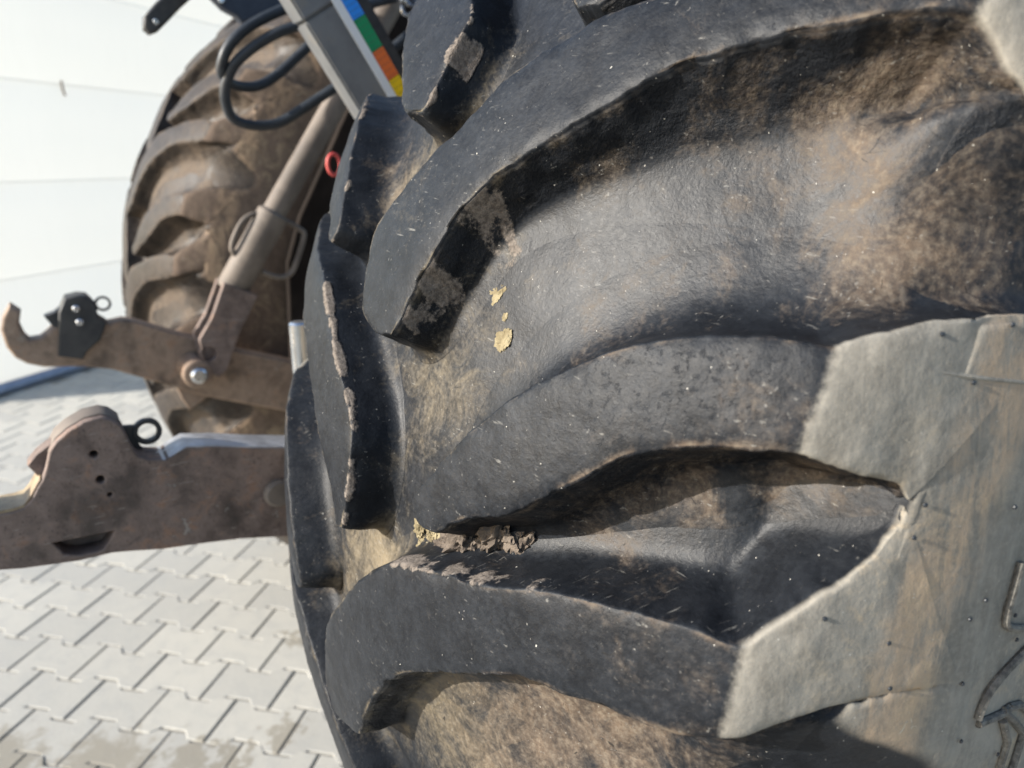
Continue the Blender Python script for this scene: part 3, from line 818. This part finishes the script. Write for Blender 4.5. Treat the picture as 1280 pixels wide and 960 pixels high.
# wheel rims
def lathe_x(bm, prof, seg=64, x0=0., y0=0., z0=0.):
    rings = [[bm.verts.new((x0 + x, y0 + r * math.cos(2 * math.pi * k / seg), z0 + r * math.sin(2 * math.pi * k / seg))) for k in range(seg)] for x, r in prof]
    for a, b in zip(rings, rings[1:]):
        for k in range(seg): bm.faces.new((a[k], a[(k + 1) % seg], b[(k + 1) % seg], b[k]))
RIM = [(.31, .49), (.315, .465), (.29, .455), (.25, .44), (.05, .42), (.04, .30), (.10, .22), (.10, .10), (.10, .01), (.02, .01), (.02, .25), (.0, .30), (.0, .43), (-.25, .44), (-.29, .455), (-.315, .465), (-.31, .49)]
XFAR = -1.644
for xc, mir in ((0, 1), (XFAR, -1)):
    bm = bmesh.new(); lathe_x(bm, [(x * mir, r) for x, r in RIM], 64, xc, 0, AXZ)
    bm_part('rim', bm, MAT_BAR, tractor)

# far wheel
far_me = carcass([carcass_mesh(0, 2 * math.pi, .012, -MEND, MEND, .009, False)])
far_tyre = link('tyre', far_me, MAT_TYRE_FAR, tractor, (XFAR, 0, AXZ))
tag(far_tyre, 'far rear tyre caked in brown dust, seen between hose and wall')
for k in range(18):
    for me in (long_lo, short_lo, long_lo_m, short_lo_m):
        lug_obj(me, far_tyre, MAT_TYRE_FAR, k * P2)
# rear axle and gearbox housing between the wheels
bm = bmesh.new(); lathe_x(bm, [(-1.30, .01), (-1.30, .17), (-1.26, .17), (-1.25, .115), (-1.08, .12), (-1.02, .2), (-.62, .2), (-.56, .12), (-.39, .115), (-.38, .17), (-.34, .17), (-.34, .01)], 40, 0, 0, AXZ)
bm_part('axle_housing', bm, MAT_DARK, tractor)
bm = bmesh.new(); bmesh.ops.create_cube(bm, size=1)
for v in bm.verts: v.co = Vector((v.co.x * .42 - .82, v.co.y * .55 + .12, v.co.z * .62 + .86))
bmesh.ops.bevel(bm, geom=bm.edges[:], offset=.05, segments=3, affect='EDGES')
bm_part('gearbox', bm, MAT_DARK, tractor)

bm = bmesh.new(); plate_bm(bm, [(-.66, .60), (-.665, .78), (-.650, 1.063), (-.612, 1.169), (-.464, 1.437), (-.29, 1.75), (.3, 1.75), (.3, .60)], [], -1.25, .03, .004)  # added dark panel standing in for the shade behind the lift rod
bm_part('shade_panel', bm, metal('shade_black_brown', (.014, .011, .0095), (.028, .022, .019), .9, 0, 14, .001, .1), tractor, angle=40)

# ---- near lower link
XN = -.42
NL_ = [(-1.238, .928), (-1.233, .918), (-1.222, .920), (-1.210, .923), (-1.198, .923), (-1.188, .925), (-1.179, .933), (-1.172, .945), (-1.166, .953), (-1.162, .962), (-1.157, .976), (-1.154, .985), (-1.146, .995), (-1.133, 1.005), (-1.116, 1.013), (-1.099, 1.015), (-1.089, 1.011), (-1.081, 1.002), (-1.076, .986), (-1.072, .970), (-1.068, .961), (-1.057, .954), (-1.040, .950), (-1.024, .957), (-1.014, .961), (-.980, .955), (-.942, .945), (-.897, .935), (-.769, .903), (-.25, .79), (-.25, .67), (-.777, .771), (-.908, .808), (-.964, .821), (-1.004, .827), (-1.059, .834), (-1.090, .841), (-1.111, .845), (-1.145, .845), (-1.177, .849), (-1.200, .852), (-1.222, .857), (-1.248, .872), (-1.265, .900), (-1.268, .939), (-1.261, .974), (-1.240, .958)]
NOTCH = [(-1.168, .875), (-1.105, .873), (-1.112, .861), (-1.120, .852), (-1.131, .8515), (-1.145, .8525), (-1.159, .858)]
near_link = None
bm = bmesh.new()
plate_bm(bm, NL_, [circle(-1.112, .973, .0042), circle(-1.110, .941, .0045), circle(-1.103, .920, .0024), NOTCH[::-1]], XN - .008, .030, .0022)
plate_bm(bm, NL_, [], XN - .0335, .020, .0025)
near_link = bm_part('lower_link', bm, MAT_LINK, tractor, angle=50)
tag(near_link, 'brown near lower link arm with open hook end and ring')
def ring_plate(name, cy, cz, ro, ri, tail, x, th, parent, mat):
    bm = bmesh.new()
    out = circle(cy, cz, ro, 32)
    plate_bm(bm, out, [circle(cy, cz, ri, 28)[::-1]], x, th, min(.0015, th * .3))
    if tail: plate_bm(bm, tail, [], x - .001, th * .9, .0008)
    return bm_part(name, bm, mat, parent, angle=50)
ring_plate('latch_ring', -1.052, .979, .0165, .0105, [(-1.080, .991), (-1.064, .989), (-1.064, .967), (-1.060, .958), (-1.072, .962)], XN - .026, .009, near_link, MAT_DARK)
bm = bmesh.new(); plate_bm(bm, [(-1.178, .967), (-1.168, .978), (-1.150, .990), (-1.148, .968), (-1.160, .953), (-1.167, .946)], [], XN - .024, .026, .002)
bm_part('latch_wedge', bm, MAT_LINK, near_link, angle=30)
# worn band over the head and bare metal on the link's top edge
bm = bmesh.new(); hp = [(-1.156, .981), (-1.147, .996), (-1.134, 1.006), (-1.116, 1.0145), (-1.099, 1.0165), (-1.089, 1.0125), (-1.080, 1.003)]
hpi = [(a, b - .006) for a, b in hp]
plate_bm(bm, hp + hpi[::-1], [], XN - .025, .038, .001)
bm_part('head_cap', bm, MAT_ROD, near_link, angle=40)
bm = bmesh.new(); plate_bm(bm, [(-1.052, .951), (-1.038, .9505), (-1.024, .9585), (-1.014, .9625), (-.980, .9565), (-.942, .9465), (-.897, .9365), (-.80, .913), (-.80, .905), (-.897, .929), (-.942, .939), (-.98, .949), (-1.012, .955), (-1.03, .949), (-1.05, .944)], [], XN - .0195, .051, .0012)
bm_part('top_edge', bm, MAT_EDGE, near_link, angle=40)
bm = bmesh.new(); plate_bm(bm, [(-1.224, .924), (-1.210, .9265), (-1.198, .9265), (-1.188, .928), (-1.181, .935), (-1.174, .946), (-1.168, .9545), (-1.163, .951), (-1.170, .940), (-1.178, .929), (-1.188, .920), (-1.20, .918), (-1.222, .916)], [], XN - .019, .048, .001)
bm_part('hook_wear_face', bm, MAT_GOLD, near_link, angle=40)
bm = bmesh.new(); add_cyl_x(bm, XN, XN + .018, -.912, .876, .019, 24, .004)
bm_part('pin_head', bm, MAT_ROD, near_link)

# ---- far lower link
XF = -1.22
FL = [(-1.201, 1.023), (-1.185, 1.007), (-1.192, .982), (-1.187, .960), (-1.180, .950), (-1.162, .951), (-1.148, .961), (-1.130, .977), (-1.072, .982), (-1.035, .969), (-1.010, .973), (-.987, .967), (-.912, .932), (-.868, .914), (-.798, .880), (-.678, .837), (-.455, .749), (-.25, .70), (-.25, .58), (-.464, .599), (-.693, .710), (-.878, .782), (-.966, .829), (-1.043, .868), (-1.089, .881), (-1.120, .886), (-1.163, .891), (-1.191, .902), (-1.209, .917), (-1.220, .940), (-1.224, .976), (-1.218, .998)]
bm = bmesh.new(); plate_bm(bm, FL, [], XF - .02, .05, .006)
far_link = bm_part('lower_link', bm, MAT_LINK2, tractor, angle=50)
tag(far_link, 'tan far lower link arm with upturned hook and dark latch head')
bm = bmesh.new(); plate_bm(bm, [(-1.137, .914), (-1.122, 1.002), (-1.107, 1.030), (-1.084, 1.034), (-1.068, 1.031), (-1.055, 1.012), (-1.054, .985), (-1.040, .973), (-1.057, .938), (-1.086, .915), (-1.094, .901)], [], XF - .008, .06, .004)
bm_part('latch_head', bm, MAT_DARK, far_link, angle=50)
bm = bmesh.new(); plate_bm(bm, [(-1.148, .995), (-1.130, 1.001), (-1.118, 1.010), (-1.122, .965), (-1.136, .972)], [], XF - .01, .03, .002)
bm_part('latch_wedge', bm, MAT_DARK, far_link, angle=40)
ring_plate('latch_ring', -1.041, 1.008, .0155, .011, [(-1.062, 1.012), (-1.05, 1.003), (-1.05, .998), (-1.062, .99)], XF - .01, .010, far_link, MAT_DARK)
for (y, z) in ((-1.091, 1.009), (-1.089, .981)):
    bm = bmesh.new(); add_cyl_x(bm, XF + .015, XF + .032, y, z, .0068, 16, .002)
    bm_part('bolt', bm, MAT_CHROME, far_link)
bm = bmesh.new(); plate_bm(bm, [(-.931, .836), (-.857, .806), (-.852, .786), (-.869, .770), (-.904, .752), (-.916, .777)], [], XF - .015, .03, .003)
bm_part('link_tab', bm, MAT_LINK2, far_link, angle=40)

# ---- lift rod with its fork on the far link
XR = XF + .06
bm = bmesh.new()
p0, p1, p2 = Vector((XR - .01, -.790, 1.030)), Vector((XR, -.690, 1.186)), Vector((XR, -.372, 1.656))
add_tube(bm, [p1 - (p1 - p0) * .02, p1 + (p2 - p1) * .1, p2], .0255, 24)
lift = bm_part('lift_rod', bm, MAT_ROD, tractor)
tag(lift, 'slanted taupe lift rod running down to the far lower link')
bm = bmesh.new(); add_tube(bm, [p0 - (p1 - p0) * .05, p0, p1 - (p1 - p0) * .03, p1], [.030, .034, .034, .028], 24); bm_part('rod_sleeve', bm, MAT_ROD, lift)
bm = bmesh.new()
FK = [(-.815, 1.045), (-.748, 1.012), (-.797, .930), (-.815, .889), (-.830, .855), (-.846, .842), (-.862, .852), (-.873, .880), (-.878, .929), (-.848, .972)]
plate_bm(bm, FK, [circle(-.862, .897, .016)[::-1]], XR + .018, .018, .002); plate_bm(bm, FK, [], XR - .05, .018, .002)
bm_part('fork', bm, MAT_LINK, lift, angle=40)
bm = bmesh.new(); add_cyl_x(bm, XF, XR + .03, -.889, .855, .031, 28, .004); bm_part('pivot_boss', bm, MAT_LINK2, lift)
bm = bmesh.new(); add_cyl_x(bm, XR, XR + .045, -.889, .855, .0165, 24, .004); bm_part('pivot_pin', bm, MAT_CHROME, lift)
for H in ([(-.722, 1.178), (-.735, 1.183), (-.759, 1.170), (-.781, 1.135), (-.787, 1.111), (-.776, 1.095), (-.760, 1.088)], [(-.690, 1.170), (-.672, 1.168), (-.640, 1.148), (-.631, 1.130), (-.659, 1.062), (-.678, 1.046), (-.700, 1.046), (-.730, 1.060)]):
    bm = bmesh.new(); add_tube(bm, [(XR + .004, a, b) for a, b in catmull(H, 40)], .006, 10); bm_part('handle', bm, MAT_ROD, lift)

# ---- hydraulic hoses
for n, (x, H) in enumerate(((-.95, [(-.50, 1.62), (-.596, 1.592), (-.683, 1.558), (-.761, 1.519), (-.802, 1.484), (-.817, 1.450), (-.811, 1.434), (-.789, 1.423), (-.748, 1.425), (-.706, 1.448), (-.646, 1.499), (-.583, 1.553), (-.52, 1.60)]),
               (-.93, [(-.50, 1.585), (-.590, 1.556), (-.668, 1.528), (-.733, 1.502), (-.789, 1.462), (-.809, 1.428), (-.812, 1.396), (-.799, 1.367), (-.765, 1.356), (-.719, 1.361), (-.671, 1.389), (-.605, 1.431), (-.531, 1.478), (-.45, 1.54)]))):
    P = catmull(H, 80); bm = bmesh.new()
    add_tube(bm, [(x + .035 * math.sin(i / 79 * 6.0 + n), a, b) for i, (a, b) in enumerate(P)], .0092, 14)
    tag(bm_part('hydraulic_hose', bm, MAT_HOSE, tractor), ('shorter upper loop' if n == 0 else 'longer lower loop') + ' of black hydraulic hose')

# ---- grey bar with the coloured scale
XB = -.62
dA = Vector((0, -.702 + .781, 1.385 - 1.508)).normalized(); dB = Vector((0, -dA.z, dA.y))
o0 = Vector((XB, -.781, 1.508))
def bar_pt(a, b, dx=0.): return o0 + dA * a + dB * b + Vector((dx, 0, 0))
def bar_box(bm, a0, a1, b0, b1, x0, x1, bev=.002):
    c = bmesh.new()
    v = [c.verts.new(bar_pt(a, b, x)) for x in (x0, x1) for a, b in ((a0, b0), (a1, b0), (a1, b1), (a0, b1))]
    for f in ((0, 1, 2, 3), (4, 5, 6, 7), (0, 1, 5, 4), (1, 2, 6, 5), (2, 3, 7, 6), (3, 0, 4, 7)): c.faces.new([v[k] for k in f])
    if bev: bmesh.ops.bevel(c, geom=c.edges[:], offset=bev, segments=2, affect='EDGES')
    me = bpy.data.meshes.new('t'); c.to_mesh(me); c.free(); bm.from_mesh(me); bpy.data.meshes.remove(me)
def bcoord(y, z):
    d = Vector((0, y + .781, z - 1.508)); return d.dot(dA), d.dot(dB)
bw0 = bcoord(-.724, 1.514)[1]; bw1 = bcoord(-.711, 1.516)[1]; bw2 = bcoord(-.686, 1.518)[1] + .001
sgn = 1 if bw2 > 0 else -1
seam = bcoord(-.766, 1.482)[0]
bm = bmesh.new(); bar_box(bm, -.25, seam, 0, sgn * abs(bw2) * 1.02, -.045, .0025, .003); bar_box(bm, seam + .0015, .42, sgn * .001, sgn * abs(bw2) * 1.0, -.044, .001, .003)
bar = bm_part('stabiliser_bar', bm, MAT_BAR, tractor, angle=30)
tag(bar, 'grey square bar carrying a blue, green, orange and yellow scale')
bm = bmesh.new(); bar_box(bm, -.2, .40, bw0, bw1 + .001, .0005, .0042, .0008); bm_part('scale_edge', bm, MAT_WHITE, bar, angle=30)
ca = [bcoord(*q)[0] for q in ((-.701, 1.505), (-.687, 1.478), (-.661, 1.437), (-.633, 1.392))]
ca = [-.20, ca[1] - .012, ca[2] - .012, ca[3] - .020, ca[3] + .035]
for (a, b, mt) in zip(ca, ca[1:], (MAT_BLUE, MAT_GREEN, MAT_ORANGE, MAT_YELLOW)):
    bm = bmesh.new(); bar_box(bm, a + .0004, b - .0004, bw1 + .0012, bw2 - .001, .0005, .0038, .0004)
    seg = bm_part('scale_segment', bm, mt, bar, angle=30)
    n = int((b - a) / .008)
    bm = bmesh.new()
    for i in range(n):
        q = a + (i + .5) * (b - a) / n; bar_box(bm, q - .00022, q + .00022, bw1 + .003, bw2 - .003, .0030, .0040, 0)
    bm_part('scale_tick', bm, MAT_INK, seg, smooth=False)
# dark bar and a heap of chain beside it
bm = bmesh.new(); bar_box(bm, -.25, .42, bw2 * 1.10, bw2 * 1.42, -.09, -.04, .004); tag(bm_part('guide_bar', bm, MAT_DARK, tractor, angle=30), 'narrow dark bar behind the coloured scale')
rn = random.Random(8)
chain = empty('chain', (-.72, -.52, 1.50)); chain.parent = tractor; chain.location = Vector((-.72, -.52, 1.50)) - wloc(tractor); WLOC[chain.name] = Vector((-.72, -.52, 1.50))
tag(chain, 'bundle of dark shiny chain links beside the coloured scale')
lk = bmesh.new(); pts = [Vector((math.cos(t) * .009, (math.sin(t) * .009) + (.011 if math.sin(t) > 0 else -.011), 0)) for t in np.linspace(0, 2 * math.pi, 20, endpoint=False)]
add_tube(lk, pts, .0042, 8, closed=True); lkm, _ = from_bm(lk, recenter=False); lkm.materials.append(metal('oily_chain_steel', (.05, .055, .065), (.22, .23, .25), .25, .9, 60, .0002))
for s in range(4):
    x0 = -.66 - .05 * (s % 2); y = -.610 + .030 * s
    for i in range(12):
        o = link('chain_link', lkm, None, chain, (x0 + rn.uniform(-.006, .006), y + i * .0125 + rn.uniform(-.006, .006), 1.600 - i * .021 + rn.uniform(-.004, .004)))
        o.rotation_euler = (rn.uniform(.5, 1.2), rn.uniform(-.5, .5) + (i % 2) * 1.57, rn.uniform(-.6, .6))

# ---- small pieces at the frame's upper edge and by the near link
bm = bmesh.new(); plate_bm(bm, [(-.899, 1.536), (-.896, 1.558), (-.873, 1.583), (-.843, 1.610), (-.72, 1.72), (-.66, 1.70), (-.800, 1.603), (-.826, 1.580), (-.850, 1.556), (-.873, 1.534), (-.889, 1.527)], [], -1.2, .03, .005)
hk = bm_part('latch_lever', bm, MAT_DARK, tractor, angle=40); tag(hk, 'dark lever tip with a bolt, above the far tyre')
bm = bmesh.new(); add_cyl_x(bm, -1.195, -1.182, -.876, 1.550, .0055, 14, .001); bm_part('bolt', bm, MAT_CHROME, hk)
bm = bmesh.new(); plate_bm(bm, [(-.86, 1.66), (-.798, 1.595), (-.770, 1.568), (-.746, 1.557), (-.738, 1.546), (-.690, 1.566), (-.60, 1.590), (-.40, 1.64), (-.40, 1.75), (-.80, 1.75)], [], -1.1, .03, .004)
bk = bm_part('mudguard_bracket', bm, MAT_NAVY, tractor, angle=40); tag(bk, 'dark navy bracket with a bolt above the hose loops')
bm = bmesh.new(); add_cyl_x(bm, -1.09, -1.078, -.773, 1.582, .006, 14, .001); bm_part('bolt', bm, MAT_CHROME, bk)
bm = bmesh.new(); add_tube(bm, [(-.465, -0.8512, .80), (-.465, -0.8512, 1.0792), (-.465, -0.8512, 1.0862), (-.465, -0.8512, 1.0892)], [0.0129, 0.0129, 0.0129, 0.0100], 24)
tag(bm_part('hitch_pin', bm, MAT_CHROME, tractor), 'bright upright steel pin beside the near tyre')
bm = bmesh.new(); add_tube(bm, [(-.75, -.690 + .011 * math.cos(t), 1.288 + .017 * math.sin(t)) for t in np.linspace(0, 2 * math.pi, 28, endpoint=False)], .0032, 10, closed=True)
tag(bm_part('pull_ring', bm, MAT_RED, tractor), 'small red wire ring beside the near tyre')
